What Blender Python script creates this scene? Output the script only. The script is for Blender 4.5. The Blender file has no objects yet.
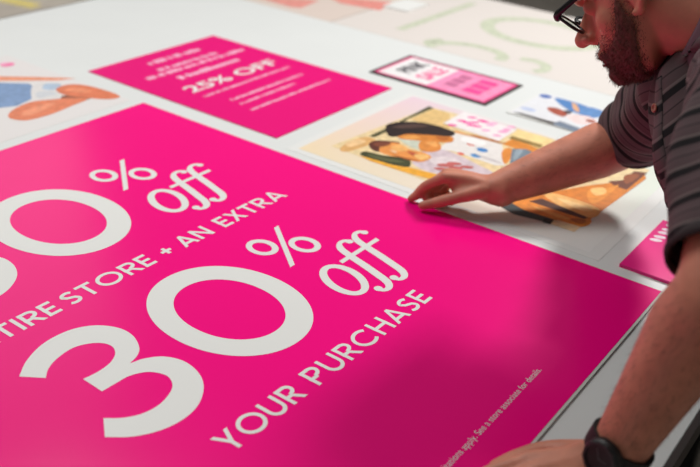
import bpy, bmesh, math, random
import numpy as np
from mathutils import Vector, Matrix
random.seed(7); rng = np.random.default_rng(7)
S = bpy.context.scene
COL = S.collection
ZT = 0.90                      # height of the work surface
# ------------------------------------------------------------------ camera
R = Matrix(((0.59365, -0.35738, 0.72101), (-0.80291, -0.32309, 0.50094), (0.05393, -0.8763, -0.47875)))  # world <- camera (right, down, forward)
CAM = Vector((-1.3278, -1.5185, ZT + 0.76))
FPX = 910.9
cd = bpy.data.cameras.new('camera'); cam = bpy.data.objects.new('camera', cd); COL.objects.link(cam)
cr, cdn, cf = R.col[0], R.col[1], R.col[2]
m3 = Matrix((cr, -cdn, -cf)).transposed()
cam.matrix_world = Matrix.Translation(CAM) @ m3.to_4x4()
cd.sensor_width = 36; cd.lens = FPX / 700 * 36; cd.clip_start = 0.05
cd.dof.use_dof = True; cd.dof.focus_distance = 1.36; cd.dof.aperture_fstop = 3.0; cd.dof.aperture_blades = 7
S.camera = cam
# ------------------------------------------------------------------ world, lights, exposure
S.view_settings.view_transform = 'Standard'; S.view_settings.look = 'None'
S.view_settings.gamma = 1; S.view_settings.exposure = 0.06; S.view_settings.use_curve_mapping = False
w = bpy.data.worlds.new('world'); S.world = w; w.use_nodes = True
bg = w.node_tree.nodes['Background']; bg.inputs[0].default_value = (0.95, 0.98, 1.0, 1); bg.inputs[1].default_value = 0.13
def area(name, loc, target, sx, sy, power, color=(1, 0.985, 0.965)):
    l = bpy.data.lights.new(name, 'AREA'); l.shape = 'RECTANGLE'; l.size = sx; l.size_y = sy; l.energy = power; l.color = color
    ob = bpy.data.objects.new(name, l); COL.objects.link(ob); ob.location = loc
    ob.rotation_euler = (Vector(target) - Vector(loc)).to_track_quat('-Z', 'Y').to_euler()
    return ob
area('ceiling_and_fill_light', (2.05, -0.95, 3.0), (0, -0.9, 0.9), 0.4, 0.4, 62)
area('ceiling_and_fill_light', (-0.1, 0.7, 3.5), (-0.1, 0.3, 0.9), 1.4, 1.4, 41)
area('ceiling_and_fill_light', (0.75, 2.6, 2.75), (-0.6, -0.4, 0.9), 1.8, 1.6, 7.5)
lf = area('ceiling_and_fill_light', (3.2, 4.6, 3.5), (2.6, 4.0, 0), 1.2, 1.2, 30); lf.data.spread = math.radians(95)  # unseen fill added to brighten the far floor, spread kept off the table
# ------------------------------------------------------------------ helpers
def lin(c):
    return tuple(((v / 255) / 12.92 if v / 255 <= 0.04045 else ((v / 255 + 0.055) / 1.055) ** 2.4) for v in c)
_m = {}
def mat(name, rgb, rough=0.5, metal=0.0, spec=0.5, noise=0.0, nscale=40, bump=0.0, coat=0.0, sub=0.0):
    if name in _m: return _m[name]
    m = bpy.data.materials.new(name); m.use_nodes = True; nt = m.node_tree; b = nt.nodes['Principled BSDF']
    c = lin(rgb) + (1,)
    b.inputs['Base Color'].default_value = c; b.inputs['Roughness'].default_value = rough; b.inputs['Metallic'].default_value = metal
    b.inputs['Specular IOR Level'].default_value = spec; b.inputs['Coat Weight'].default_value = coat
    if sub:
        b.inputs['Subsurface Weight'].default_value = sub; b.inputs['Subsurface Radius'].default_value = (0.012, 0.004, 0.002); b.inputs['Subsurface Scale'].default_value = 0.5
    if noise or bump:
        tc = nt.nodes.new('ShaderNodeTexCoord'); n = nt.nodes.new('ShaderNodeTexNoise'); n.inputs['Scale'].default_value = nscale; n.inputs['Detail'].default_value = 5
        nt.links.new(tc.outputs['Object'], n.inputs['Vector'])
        if noise:
            r = nt.nodes.new('ShaderNodeValToRGB'); r.color_ramp.elements[0].position = 0.3; r.color_ramp.elements[1].position = 0.7
            r.color_ramp.elements[0].color = tuple(v * (1 - noise) for v in c[:3]) + (1,); r.color_ramp.elements[1].color = tuple(min(1, v * (1 + noise)) for v in c[:3]) + (1,)
            nt.links.new(n.outputs['Fac'], r.inputs['Fac']); nt.links.new(r.outputs['Color'], b.inputs['Base Color'])
        if bump:
            bp = nt.nodes.new('ShaderNodeBump'); bp.inputs['Strength'].default_value = bump; bp.inputs['Distance'].default_value = 0.002
            nt.links.new(n.outputs['Fac'], bp.inputs['Height']); nt.links.new(bp.outputs['Normal'], b.inputs['Normal'])
    _m[name] = m; return m
def ink(rgb):                                  # printed ink of a given colour
    return mat('ink_%d_%d_%d' % rgb, rgb, 0.42, spec=0.4, noise=0.14 if max(rgb) - min(rgb) > 12 else 0.05, nscale=70)
def tag(o, label=None, cat=None, group=None, kind=None):
    if label: o['label'] = label
    if cat: o['category'] = cat
    if group: o['group'] = group
    if kind: o['kind'] = kind
    return o
def empty(name, loc, label, cat, group=None):
    o = bpy.data.objects.new(name, None); COL.objects.link(o); o.location = loc; o.empty_display_size = 0.05
    return tag(o, label, cat, group)
def link_mesh(name, me, mats, parent=None, smooth=False):
    for m in (mats if isinstance(mats, (list, tuple)) else [mats]): me.materials.append(m)
    if smooth: me.polygons.foreach_set('use_smooth', [True] * len(me.polygons))
    o = bpy.data.objects.new(name, me); COL.objects.link(o)
    if parent:
        o.parent = parent
        p = parent; off = Vector((0, 0, 0))
        while p: off += Vector(p.location); p = p.parent
        o.location = -off                      # meshes are modelled in world coordinates
    return o
def obj(name, bm, mats, parent=None, smooth=False):
    me = bpy.data.meshes.new(name); bm.normal_update(); bm.to_mesh(me); bm.free()
    return link_mesh(name, me, mats, parent, smooth)
def box(bm, x0, x1, y0, y1, z0, z1, bev=0.0, mi=0):
    r = bmesh.ops.create_cube(bm, size=1.0)
    for v in r['verts']: v.co = Vector(((x0 + x1) / 2 + v.co.x * (x1 - x0), (y0 + y1) / 2 + v.co.y * (y1 - y0), (z0 + z1) / 2 + v.co.z * (z1 - z0)))
    fs = set(f for v in r['verts'] for f in v.link_faces)
    for f in fs: f.material_index = mi
    if bev: bmesh.ops.bevel(bm, geom=list(set(e for v in r['verts'] for e in v.link_edges)), offset=bev, segments=2, affect='EDGES')
    return bm
def P(x, y, z=ZT):                             # a point of the level plane z seen at (x, y) in the photograph
    d = R @ Vector((x - 350, y - 233.5, FPX)); t = (z - CAM.z) / d.z
    return CAM + d * t
def smooth_loop(pts, n=6):                     # closed Catmull-Rom
    pts = [Vector(p) for p in pts]; out = []; N = len(pts)
    for i in range(N):
        a, b, c, d = pts[i - 1], pts[i], pts[(i + 1) % N], pts[(i + 2) % N]
        for k in range(n):
            t = k / n
            out.append(0.5 * ((2 * b) + (c - a) * t + (2 * a - 5 * b + 4 * c - d) * t * t + (3 * b - a - 3 * c + d) * t ** 3))
    return out
def spline(pts, n=8):                          # open Catmull-Rom
    pts = [Vector(p) for p in pts]; pts = [pts[0] * 2 - pts[1]] + pts + [pts[-1] * 2 - pts[-2]]; out = []
    for i in range(1, len(pts) - 2):
        a, b, c, d = pts[i - 1:i + 3]
        for k in range(n):
            t = k / n
            out.append(0.5 * ((2 * b) + (c - a) * t + (2 * a - 5 * b + 4 * c - d) * t * t + (3 * b - a - 3 * c + d) * t ** 3))
    out.append(pts[-2]); return out
def poly(bm, pts, z, mi=0):
    vs = [bm.verts.new((p[0], p[1], z)) for p in pts]
    f = bm.faces.new(vs); f.material_index = mi; f.normal_update()
    if f.normal.z < 0: f.normal_flip()
    if len(vs) > 4: bmesh.ops.triangulate(bm, faces=[f], ngon_method='EAR_CLIP')
def ring(bm, outer, inner, z, mi=0):
    n = len(outer); a = [bm.verts.new((p[0], p[1], z)) for p in outer]; b = [bm.verts.new((p[0], p[1], z)) for p in inner]
    for i in range(n):
        f = bm.faces.new((a[i], a[(i + 1) % n], b[(i + 1) % n], b[i])); f.material_index = mi; f.normal_update()
        if f.normal.z < 0: f.normal_flip()
def ell(cx, cy, rx, ry, n=64, e=2.0, rot=0.0):
    o = []
    for i in range(n):
        t = 2 * math.pi * i / n; c, s = math.cos(t), math.sin(t)
        x = rx * math.copysign(abs(c) ** (2 / e), c); y = ry * math.copysign(abs(s) ** (2 / e), s)
        o.append((cx + x * math.cos(rot) - y * math.sin(rot), cy + x * math.sin(rot) + y * math.cos(rot)))
    return o
def stroke(bm, pts, w, z, mi=0, n=8):          # flat brush stroke; w may vary
    c = spline([(p[0], p[1], 0) for p in pts], n); N = len(c)
    ws = np.interp(np.linspace(0, 1, N), np.linspace(0, 1, len(w)), w) if isinstance(w, (list, tuple)) else [w] * N
    prev = None
    for i in range(N):
        t = (c[min(i + 1, N - 1)] - c[max(i - 1, 0)]).normalized(); nrm = Vector((-t.y, t.x, 0)) * ws[i] / 2
        cur = (bm.verts.new((c[i].x + nrm.x, c[i].y + nrm.y, z)), bm.verts.new((c[i].x - nrm.x, c[i].y - nrm.y, z)))
        if prev:
            f = bm.faces.new((prev[0], prev[1], cur[1], cur[0])); f.material_index = mi; f.normal_update()
            if f.normal.z < 0: f.normal_flip()
        prev = cur
def text_bm(bm, s, x0, x1, base, cap, z, mi=0, spacing=1.0, rot=0.0, lower=False, weight=0.0):
    """a line of lettering from x0 to x1 along X with its baseline at y=base"""
    cu = bpy.data.curves.new('t', 'FONT'); cu.body = s; cu.size = 1; cu.space_character = spacing; cu.offset = weight; cu.fill_mode = 'FRONT'
    o = bpy.data.objects.new('t', cu); COL.objects.link(o)
    me = bpy.data.meshes.new_from_object(o.evaluated_get(bpy.context.evaluated_depsgraph_get()))
    bpy.data.objects.remove(o); bpy.data.curves.remove(cu)
    v = np.array([p.co[:] for p in me.vertices]); mn, mx = v[:, 0].min(), v[:, 0].max()
    sx = (x1 - x0) / (mx - mn); sy = cap / 0.73
    vs = []
    for p in v:
        vs.append(bm.verts.new((x0 + (p[0] - mn) * sx, base + p[1] * sy, z)))
    for q in me.polygons:
        try:
            f = bm.faces.new([vs[i] for i in q.vertices]); f.material_index = mi; f.normal_update()
            if f.normal.z < 0: f.normal_flip()
        except ValueError: pass
    bpy.data.meshes.remove(me)
def _arc(cx, cy, rx, ry, a0, a1, n=14):
    return [(cx + rx * math.cos(math.radians(a0 + (a1 - a0) * k / n)), cy + ry * math.sin(math.radians(a0 + (a1 - a0) * k / n))) for k in range(n + 1)]
def glyph(c, w):                               # strokes of a geometric capital of height 1: (points, smooth?), advance width
    h = w / 2
    if c == 'I': return [[(h, 0), (h, 1)]], w
    if c == 'E': return [[(h, 0), (h, 1)], [(0, h), (.54, h)], [(0, .5), (.50, .5)], [(0, 1 - h), (.54, 1 - h)]], .54
    if c == 'T': return [[(.32, 0), (.32, 1)], [(0, 1 - h), (.64, 1 - h)]], .64
    if c == 'Y': return [[(.37, 0), (.37, .45)], [(.37, .38), (.07, 1)], [(.37, .38), (.67, 1)]], .74
    if c == 'O': return [_arc(.54, .5, .54 - h, .52 - h, 0, 360, 40)], 1.08
    if c == 'U': return [[(h, 1), (h, .42)] + _arc(.385, .40, .385 - h, .415 - h, 180, 360, 16) + [(.77 - h, .42), (.77 - h, 1)]], .77
    if c in 'PR':
        b = .42 if c == 'P' else .42
        st = [[(h, 0), (h, 1)], [(0, 1 - h), (.36, 1 - h)] + _arc(.36, 1 - h - (1 - b - w) / 2 - .0, .31 - h, (1 - b - w) / 2 + .0, 90, -90, 12) + [(.36, b), (0, b)]]
        if c == 'R': st.append([(.34, b), (.62, 0)])
        return st, (.68 if c == 'R' else .67)
    if c == 'C': return [_arc(.53, .5, .53 - h, .52 - h, 45, 315, 30)], .94
    if c == 'H': return [[(h, 0), (h, 1)], [(.76 - h, 0), (.76 - h, 1)], [(0, .5), (.76, .5)]], .76
    if c == 'A': return [[(.07, 0), (.41, 1)], [(.75, 0), (.41, 1)], [(.17, .26), (.65, .26)]], .82
    if c == 'N': return [[(h, 0), (h, 1)], [(.80 - h, 0), (.80 - h, 1)], [(h, .98), (.80 - h, .02)]], .80
    if c == 'X': return [[(.08, 0), (.62, 1)], [(.62, 0), (.08, 1)]], .70
    if c == 'S':
        return [_arc(.32, 1 - h - .215, .235, .215, 35, 180, 10) + [(.10, .70), (.20, .56), (.32, .51), (.46, .44), (.535, .30)] + _arc(.30, .275, .235, .275 - h, 0, -145, 12)], .62
    if c == '+': return [[(.05, .45), (.60, .45)], [(.325, .17), (.325, .73)]], .65
    return [], .34
def caps(word, x0, x1, base, cap, z, w=.15, gap=.13):
    """geometric capitals spanning x0..x1"""
    bm = bmesh.new(); x = 0; items = []
    for c in word:
        st, adv = glyph(c, w); items.append((x, st)); x += adv + gap
    k = (x1 - x0) / (x - gap); n = 0
    for gx, st in items:
        for p in st:
            n += 1; q = [(x0 + (gx + a) * k, base + b * cap, 0) for a, b in p]
            zz = z + n * 1.5e-6; pw_ = w * cap
            if len(q) == 2:
                d = (Vector(q[1]) - Vector(q[0])).normalized(); nn = Vector((-d.y, d.x, 0)) * pw_ / 2
                if abs(d.y) > .3 and abs(d.x) > .05: nn = Vector((pw_ / 2 / abs(d.y) * .97, 0, 0))
                poly(bm, [Vector(q[0]) + nn, Vector(q[0]) - nn, Vector(q[1]) - nn, Vector(q[1]) + nn], zz)
            else:
                N = len(q); closed = (Vector(q[0]) - Vector(q[-1])).length < 1e-6; pv = None
                for i in range(N):
                    a_ = Vector(q[i - 1]) if i else (Vector(q[-2]) if closed else Vector(q[0])); b_ = Vector(q[i + 1]) if i < N - 1 else (Vector(q[1]) if closed else Vector(q[-1]))
                    t = (b_ - a_).normalized(); nn = Vector((-t.y, t.x, 0)) * pw_ / 2
                    cu = (bm.verts.new((q[i][0] + nn.x, q[i][1] + nn.y, zz)), bm.verts.new((q[i][0] - nn.x, q[i][1] - nn.y, zz)))
                    if pv:
                        f = bm.faces.new((pv[0], pv[1], cu[1], cu[0])); f.normal_update()
                        if f.normal.z < 0: f.normal_flip()
                    pv = cu
    return bm
def caps_line(words, x0, x1, base, cap, z, w=.15, gap=.13, space=.42):
    """splits x0..x1 over the words; yields one mesh per word"""
    ws = [sum(glyph(c, w)[1] + gap for c in wd) - gap for wd in words]; k = (x1 - x0) / (sum(ws) + space * (len(ws) - 1)); x = x0
    for wd, l in zip(words, ws):
        yield caps(wd, x, x + l * k, base, cap, z, w, gap); x += (l + space) * k
class Print:
    """flat printed picture: many ink shapes in one mesh"""
    def __init__(s, z): s.bm = bmesh.new(); s.mats = []; s.z = z; s.k = 0
    def mi(s, rgb):
        m = ink(rgb)
        if m not in s.mats: s.mats.append(m)
        return s.mats.index(m)
    def zz(s): s.k += 1; return s.z + s.k * 0.000012
    def shape(s, pts, rgb, smooth=True):
        q = [P(*p, s.z) for p in pts]
        if smooth: q = smooth_loop(q, 4)
        poly(s.bm, q, s.zz(), s.mi(rgb))
    def blob(s, c, rx, ry, rgb, rot=0):        # in plane metres
        p = P(*c, s.z); poly(s.bm, ell(p.x, p.y, rx, ry, 20, rot=rot), s.zz(), s.mi(rgb))
    def bar(s, a, b, h, rgb, words=True):      # line of tiny illegible lettering
        a, b = P(*a, s.z), P(*b, s.z); x = a.x; y = (a.y + b.y) / 2; z = s.zz(); m = s.mi(rgb)
        while x < b.x:
            l = min(h * random.uniform(0.35, 0.75), b.x - x); hh = h * random.choice((1, 0.75, 0.75, 1))
            poly(s.bm, [(x, y), (x + l, y), (x + l, y + hh), (x, y + hh)], z, m); x += l + h * random.choice((0.12, 0.12, 0.12, 0.5))
    def build(s, name, parent): return obj(name, s.bm, s.mats, parent)
def zoom(ox, oy, sc): return lambda *pts: [(ox + a / sc, oy + b / sc) for a, b in pts]

# ------------------------------------------------------------------ materials
PINK = mat('hot_pink_print', (250, 0, 130), 0.22, spec=0.24, noise=0.015, nscale=3)
PAPER = mat('white_print_stock', (226, 226, 223), 0.5, spec=0.35)
WHITE_INK = mat('white_lettering', (229, 229, 225), 0.42, spec=0.4)
TABLE = mat('white_laminate', (222, 224, 222), 0.42, spec=0.4, noise=0.01, nscale=6)
EDGE = mat('dark_edge_trim', (70, 64, 62), 0.45)
STEEL = mat('black_steel', (30, 30, 32), 0.4, metal=0.3)
CONCRETE = mat('grey_concrete', (176, 166, 154), 0.7, noise=0.12, nscale=8, bump=0.1)
YELLOW = mat('yellow_floor_paint', (225, 205, 110), 0.5)
CORE = mat('foam_core_edge', (205, 205, 200), 0.6)
# ------------------------------------------------------------------ setting
bm = bmesh.new(); box(bm, -5, 7, -5, 8, -0.02, 0.0)
tag(obj('floor', bm, CONCRETE), kind='structure')
for nm, q in (('wall_back', (-5, 7, 8, 8.1)), ('wall_right', (7, 7.1, -5, 8)), ('wall_left', (-5.1, -5, -5, 8)), ('wall_front', (-5, 7, -5.1, -5))):
    bm = bmesh.new(); box(bm, *q, 0, 3.6); tag(obj(nm, bm, mat('white_wall_paint', (205, 203, 198), .7)), kind='structure')
bm = bmesh.new()
a, b = P(-6, -3, 0), P(37, 6.5, 0); d = (b - a).normalized(); nn = Vector((-d.y, d.x, 0)) * 0.05
poly(bm, [a - d * 2 + nn, b + nn, b - nn, a - d * 2 - nn], 0.0015)
tag(obj('trim_1', bm, YELLOW), kind='structure')
# ------------------------------------------------------------------ work tables
def table(x0, x1, y0, y1, top, label, mtop, trims=(0, 1, 2, 3)):
    t = empty('work_table', ((x0 + x1) / 2, (y0 + y1) / 2, 0), label, 'table')
    bm = bmesh.new(); box(bm, x0 + 0.003 * (2 in trims), x1 - 0.003 * (3 in trims), y0 + 0.003, y1 - 0.003, top - 0.035, top, 0.001); obj('worktop', bm, mtop, t)
    bm = bmesh.new()
    tq = ((x0 + .003, x1 - .003, y0 - 0.006, y0 + 0.003), (x0 + .003, x1 - .003, y1 - 0.003, y1 + 0.004), (x0 - 0.004, x0 + 0.003, y0 - .006, y1 + .004), (x1 - 0.003, x1 + 0.004, y0 - .006, y1 + .004))
    for q in [tq[k] for k in trims]:
        box(bm, q[0], q[1], q[2], q[3], top - 0.037, top - 0.0005)
    obj('edge_trim', bm, EDGE, t)
    bm = bmesh.new(); i = 0.12
    for q in ((x0 + i, x1 - i, y0 + i, y0 + i + 0.04), (x0 + i, x1 - i, y1 - i - 0.04, y1 - i), (x0 + i, x0 + i + 0.04, y0 + i, y1 - i), (x1 - i - 0.04, x1 - i, y0 + i, y1 - i)):
        box(bm, *q, top - 0.115, top - 0.0352)
    obj('apron_frame', bm, STEEL, t)
    for lx in (x0 + i, x1 - i - 0.06):
        for ly in (y0 + i, y1 - i - 0.06):
            bm = bmesh.new(); box(bm, lx, lx + 0.06, ly, ly + 0.06, 0.0, top - 0.116, 0.003); obj('leg', bm, STEEL, t)
    return t
table(-1.14, 0.858, -1.363, 0.79, ZT - 0.004, 'white laminate work table under the pink posters with dark edge trim', TABLE, (0, 1, 2))
table(0.8585, 1.50, -2.3, 0.85, ZT - 0.006, 'second work table beyond the white one under the cream banner', mat('grey_laminate', (170, 166, 160), 0.5), (0, 1, 3))
# ------------------------------------------------------------------ big pink poster
W_, H_ = 0.965, 1.215
t = empty('sale_poster', (-W_ / 2, -H_ / 2, ZT - 0.0038), 'large hot pink sale board in front with big white 30% off lettering', 'poster')
bm = bmesh.new(); box(bm, -W_ - 0.002, 0.002, -H_ - 0.004, 0.002, ZT - 0.0038, ZT - 0.0004); tag(obj('foam_core', bm, CORE, t), 'white foam core edge')
bm = bmesh.new(); box(bm, -W_, 0, -H_, 0, ZT - 0.0004, ZT); tag(obj('printed_face', bm, PINK, t), 'hot pink printed face')
ZL = ZT + 0.0002
THREE = [[-0.791, -0.632], [-0.7624, -0.61], [-0.7233, -0.595], [-0.6809, -0.5966], [-0.6501, -0.6146], [-0.6333, -0.6438], [-0.6329, -0.6733], [-0.6457, -0.7004], [-0.6609, -0.7132], [-0.6789, -0.7191], [-0.6591, -0.7254], [-0.6384, -0.7425], [-0.6285, -0.771], [-0.634, -0.8035], [-0.6514, -0.8301], [-0.6805, -0.8497], [-0.7117, -0.8557], [-0.7446, -0.8498], [-0.7749, -0.8323], [-0.797, -0.8075], [-0.7754, -0.7793], [-0.7582, -0.798], [-0.7361, -0.8099], [-0.7089, -0.8118], [-0.6801, -0.801], [-0.6671, -0.7837], [-0.6672, -0.7675], [-0.6769, -0.7505], [-0.6969, -0.7394], [-0.7198, -0.7377], [-0.742, -0.7371], [-0.7411, -0.6988], [-0.7174, -0.7011], [-0.6953, -0.698], [-0.678, -0.6883], [-0.6691, -0.6733], [-0.671, -0.6577], [-0.6837, -0.643], [-0.7057, -0.6338], [-0.7347, -0.6373], [-0.7558, -0.6467], [-0.7708, -0.6604]]
CORNERS3 = {0, 9, 19, 20, 30, 31, 41}
def three_outline():
    out = []; idx = sorted(CORNERS3) + [len(THREE)]
    for a, b in zip(idx[:-1], idx[1:]):
        seg = [THREE[k % len(THREE)] for k in range(a, b + 1)]
        out += [(v.x, v.y) for v in (spline([(p[0], p[1], 0) for p in seg], 6) if len(seg) > 2 else [Vector((*seg[0], 0)), Vector((*seg[1], 0))])][:-1]
    return out
F1 = [[-0.2069, -0.7409], [-0.2108, -0.7322], [-0.2238, -0.7312], [-0.2372, -0.7446], [-0.2463, -0.7724], [-0.2545, -0.8042], [-0.2634, -0.8355], [-0.2719, -0.8616], [-0.2833, -0.8743], [-0.2957, -0.874], [-0.2995, -0.8641]]
F2 = [(x + 0.0437, y) for x, y in F1]
def percent_off(dx, dy, parent):
    A = lambda pts: [(p[0] + dx, p[1] + dy) for p in pts]
    bm = bmesh.new(); poly(bm, A(three_outline()), ZL); obj('numeral_three', bm, WHITE_INK, parent)
    bm = bmesh.new(); ring(bm, A(ell(-.4912, -.7265, .1092, .1328, 96, 2.06)), A(ell(-.4922, -.7268, .0712, .0908, 96, 2.06)), ZL); obj('numeral_zero', bm, WHITE_INK, parent)
    bm = bmesh.new()
    ring(bm, A(ell(-.3215, -.6420, .0245, .0295, 40)), A(ell(-.3220, -.6420, .0140, .0185, 40)), ZL)
    ring(bm, A(ell(-.2665, -.6890, .0245, .0295, 40)), A(ell(-.2670, -.6890, .0140, .0185, 40)), ZL)
    poly(bm, A([[-.2563, -.612], [-.2448, -.612], [-.3290, -.719], [-.3405, -.719]]), ZL)
    obj('percent_sign', bm, WHITE_INK, parent)
    bm = bmesh.new()
    ring(bm, A(ell(-.3128, -.8070, .0335, .0505, 48, rot=-0.33)), A(ell(-.3128, -.8070, .0195, .0390, 48, rot=-0.33)), ZL)
    for F in (F1, F2):
        stroke(bm, A(F), [.0115, .009, .0085, .0135, .0145, .015, .015, .0145, .011, .008, .0115], ZL)
        poly(bm, A(ell(F[0][0], F[0][1] + .0012, .0068, .0068, 20)), ZL + .00002); poly(bm, A(ell(F[-1][0] + .001, F[-1][1], .0072, .0072, 20)), ZL + .00002)
    poly(bm, A([(-.2720, -.7665), (-.1660, -.7665), (-.1680, -.7755), (-.2740, -.7755)]), ZL + .00004)
    obj('off_lettering', bm, WHITE_INK, parent)
percent_off(0, 0, t); percent_off(0.0066, 0.406, t)
for wd, a, b in (('ENTIRE', -.821, -.655), ('STORE', -.640, -.4692), ('+', -.4480, -.4240), ('AN', -.4060, -.3366), ('EXTRA', -.3114, -.1438)):
    obj('plus_sign' if wd == '+' else 'word_lettering', caps(wd, a, b, -.5490, .0365, ZL, .17, .13), WHITE_INK, t)
for wd, a, b in (('YOUR', -.7190, -.5758), ('PURCHASE', -.5504, -.2645)): obj('word_lettering', caps(wd, a, b, -.9440, .0370, ZL, .155, .14), WHITE_INK, t)
bm = bmesh.new(); text_bm(bm, 'Limitations apply. See a store associate for details.', -.597, -.322, -1.1590, .0100, ZL)
tag(obj('fine_print', bm, WHITE_INK, t), 'tiny white fine print')
# ------------------------------------------------------------------ pink 25% card
def card(name, x0, x1, y0, y1, label, m, th=0.0022, cat='poster'):
    t = empty(name, ((x0 + x1) / 2, (y0 + y1) / 2, ZT - 0.004), label, cat)
    bm = bmesh.new(); box(bm, x0, x1, y0, y1, ZT - 0.004, ZT - 0.004 + th); obj('print_sheet', bm, m, t)
    return t, ZT - 0.004 + th + 0.0001
t, z = card('sale_poster', .057, .497, -.350, .261, 'smaller hot pink coupon poster with 25% OFF beyond the big pink board', mat('deep_pink_print', (234, 0, 120), .3, spec=.3))
bm = bmesh.new(); a, b = P(187, 94, z), P(278, 63.5, z)
text_bm(bm, '25% OFF', a.x + .016, b.x + .008, (a.y + b.y) / 2 - .002, .043, z, weight=.02); obj('offer_lettering', bm, WHITE_INK, t)
lp = (250, 190, 215)
for q in (((151, 65), (202, 50), .022), ((160, 71), (221, 53), .017), ((150, 80), (245, 50), .018), ((181, 79), (243, 60), .022), ((205, 97), (291, 67), .010), ((228, 99), (308, 76), .011), ((238, 103), (300, 85), .009), ((252, 110), (332, 80), .010)):
    pr = Print(z); pr.bar(*q, lp); pr.build('text_line', t)
# ------------------------------------------------------------------ framed pink sign
t, z = card('sale_sign', .558, .756, -.582, -.237, 'black framed sign, half white and half pink, behind the photo print', mat('black_foam_board', (66, 52, 54), 0.5), 0.003, 'sign')
pr = Print(z); x0, x1, y0, y1 = .569, .747, -.572, -.247
Q = lambda x0, x1, y0, y1, c: poly(pr.bm, [(x0, y0), (x1, y0), (x1, y1), (x0, y1)], pr.zz(), pr.mi(c))
Q(x0, x1, y0, y1, (246, 70, 140)); Q(x0 + .007, x1 - .007, y0 + .007, y1 - .007, (246, 150, 190)); Q(x0 + .007, x1 - .007, -.402, y1 - .007, (236, 232, 232))
pr.build('printed_panel', t)
bm = bmesh.new(); text_bm(bm, 'PINK', .618, .722, -.322, .045, z + .0003, weight=.03); obj('dark_lettering', bm, ink((70, 66, 74)), t)
bm = bmesh.new(); text_bm(bm, 'SALE', .610, .716, -.386, .045, z + .0003, weight=.03); obj('pink_lettering', bm, ink((248, 95, 155)), t)
pr = Print(z + .0003)
for k in range(3): Q(.612 + .036 * k, .640 + .036 * k, -.462, -.428, (200, 110, 150))
for k in range(3): Q(.606 + .04 * k, .638 + .04 * k, -.535, -.485, (246, 75, 150))
pr.build('offer_lettering', t)
# ------------------------------------------------------------------ photo print with two people
mg = bpy.data.materials.new('printed_gradient_border'); mg.use_nodes = True; nt = mg.node_tree; b = nt.nodes['Principled BSDF']; b.inputs['Roughness'].default_value = .42
tc = nt.nodes.new('ShaderNodeTexCoord'); sp = nt.nodes.new('ShaderNodeSeparateXYZ'); nt.links.new(tc.outputs['Generated'], sp.inputs[0])
def mixc(a, b_, fac):
    n = nt.nodes.new('ShaderNodeMix'); n.data_type = 'RGBA'
    nt.links.new(fac, n.inputs[0])
    for s, v in ((6, a), (7, b_)):
        if isinstance(v, tuple): n.inputs[s].default_value = lin(v) + (1,)
        else: nt.links.new(v, n.inputs[s])
    return n.outputs[2]
lo = mixc((232, 232, 230), (240, 218, 180), sp.outputs[1]); hi = mixc((218, 228, 212), (232, 205, 216), sp.outputs[1])
nt.links.new(mixc(lo, hi, sp.outputs[0]), b.inputs['Base Color'])
t, z = card('photo_poster', .030, .500, -1.095, -.400, 'photo print of two smiling people under the reaching arm', PAPER, 0.0005)
bm = bmesh.new(); poly(bm, [(.048, -1.070), (.488, -1.070), (.488, -.418), (.048, -.418)], z + .0001); obj('gradient_border', bm, mg, t)
pr = Print(z + .0002)
A = zoom(340, 100, 5.833); B = zoom(430, 90, 5.833); Cc = zoom(480, 170, 3.889); D = zoom(290, 120, 5.833)
pr.shape([(331, 146), (430, 107), (540, 135), (650, 170), (574, 232), (445, 188)], (233, 208, 160), False)
pr.shape(A((170, 210), (280, 160), (520, 35), (545, 48), (400, 110), (290, 178), (200, 218)), (84, 82, 52), False)
pr.shape(A((0, 285), (60, 240), (150, 215), (210, 235), (170, 262), (40, 302)), (222, 172, 110))
pr.shape(A((545, 50), (640, 80), (640, 180), (460, 130), (410, 112)), (226, 190, 128), False)
pr.shape(B((140, 235), (150, 248), (400, 308), (600, 378), (680, 345), (640, 335), (480, 285), (420, 315)), (222, 138, 52), False)
pr.shape(B((510, 225), (720, 292), (650, 350), (470, 272)), (246, 214, 150), False)
pr.shape(B((480, 268), (660, 322), (640, 337), (460, 282)), (150, 120, 62), False)
pr.shape(A((420, 360), (530, 340), (480, 300), (600, 290), (700, 325), (800, 375), (900, 430), (860, 470), (700, 450), (590, 435), (480, 405)), (214, 196, 202))
pr.shape(B((130, 248), (300, 285), (420, 318), (440, 440), (380, 440), (250, 395), (130, 355), (40, 345), (110, 300)), (232, 226, 222), False)
for c, r, k in (((240, 317), .010, (224, 96, 70)), ((180, 372), .008, (224, 96, 80)), ((305, 350), .013, (60, 130, 196)), ((268, 383), .012, (70, 140, 200))): pr.blob(B(c)[0], r * .8, r, k)
pr.shape(B((420, 360), (445, 340), (478, 345), (470, 400), (437, 432), (420, 400)), (226, 140, 58))
pr.shape(B((480, 343), (560, 345), (620, 372), (560, 405), (465, 428)), (120, 134, 146), False)
pr.shape(A((330, 215), (400, 225), (490, 250), (480, 292), (400, 268)), (204, 208, 190))
pr.shape(A((340, 205), (440, 198), (560, 205), (655, 215), (650, 247), (560, 245), (500, 240), (430, 235), (350, 225)), (216, 132, 56))
pr.shape(A((470, 240), (560, 236), (590, 285), (530, 305), (465, 290)), (222, 140, 66))
pr.shape(A((268, 150), (330, 130), (450, 128), (560, 148), (668, 188), (640, 213), (540, 206), (440, 200), (380, 200), (320, 215), (280, 205)), (48, 34, 32))
pr.shape(A((168, 260), (200, 238), (270, 238), (350, 250), (300, 268), (250, 285), (230, 302), (190, 292)), (96, 50, 38))
pr.shape(A((228, 290), (250, 257), (330, 250), (410, 290), (500, 310), (532, 338), (470, 362), (380, 347), (300, 327), (240, 307)), (232, 150, 78))
pr.shape(A((390, 300), (440, 308), (470, 325), (430, 328)), (190, 92, 60))
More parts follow.
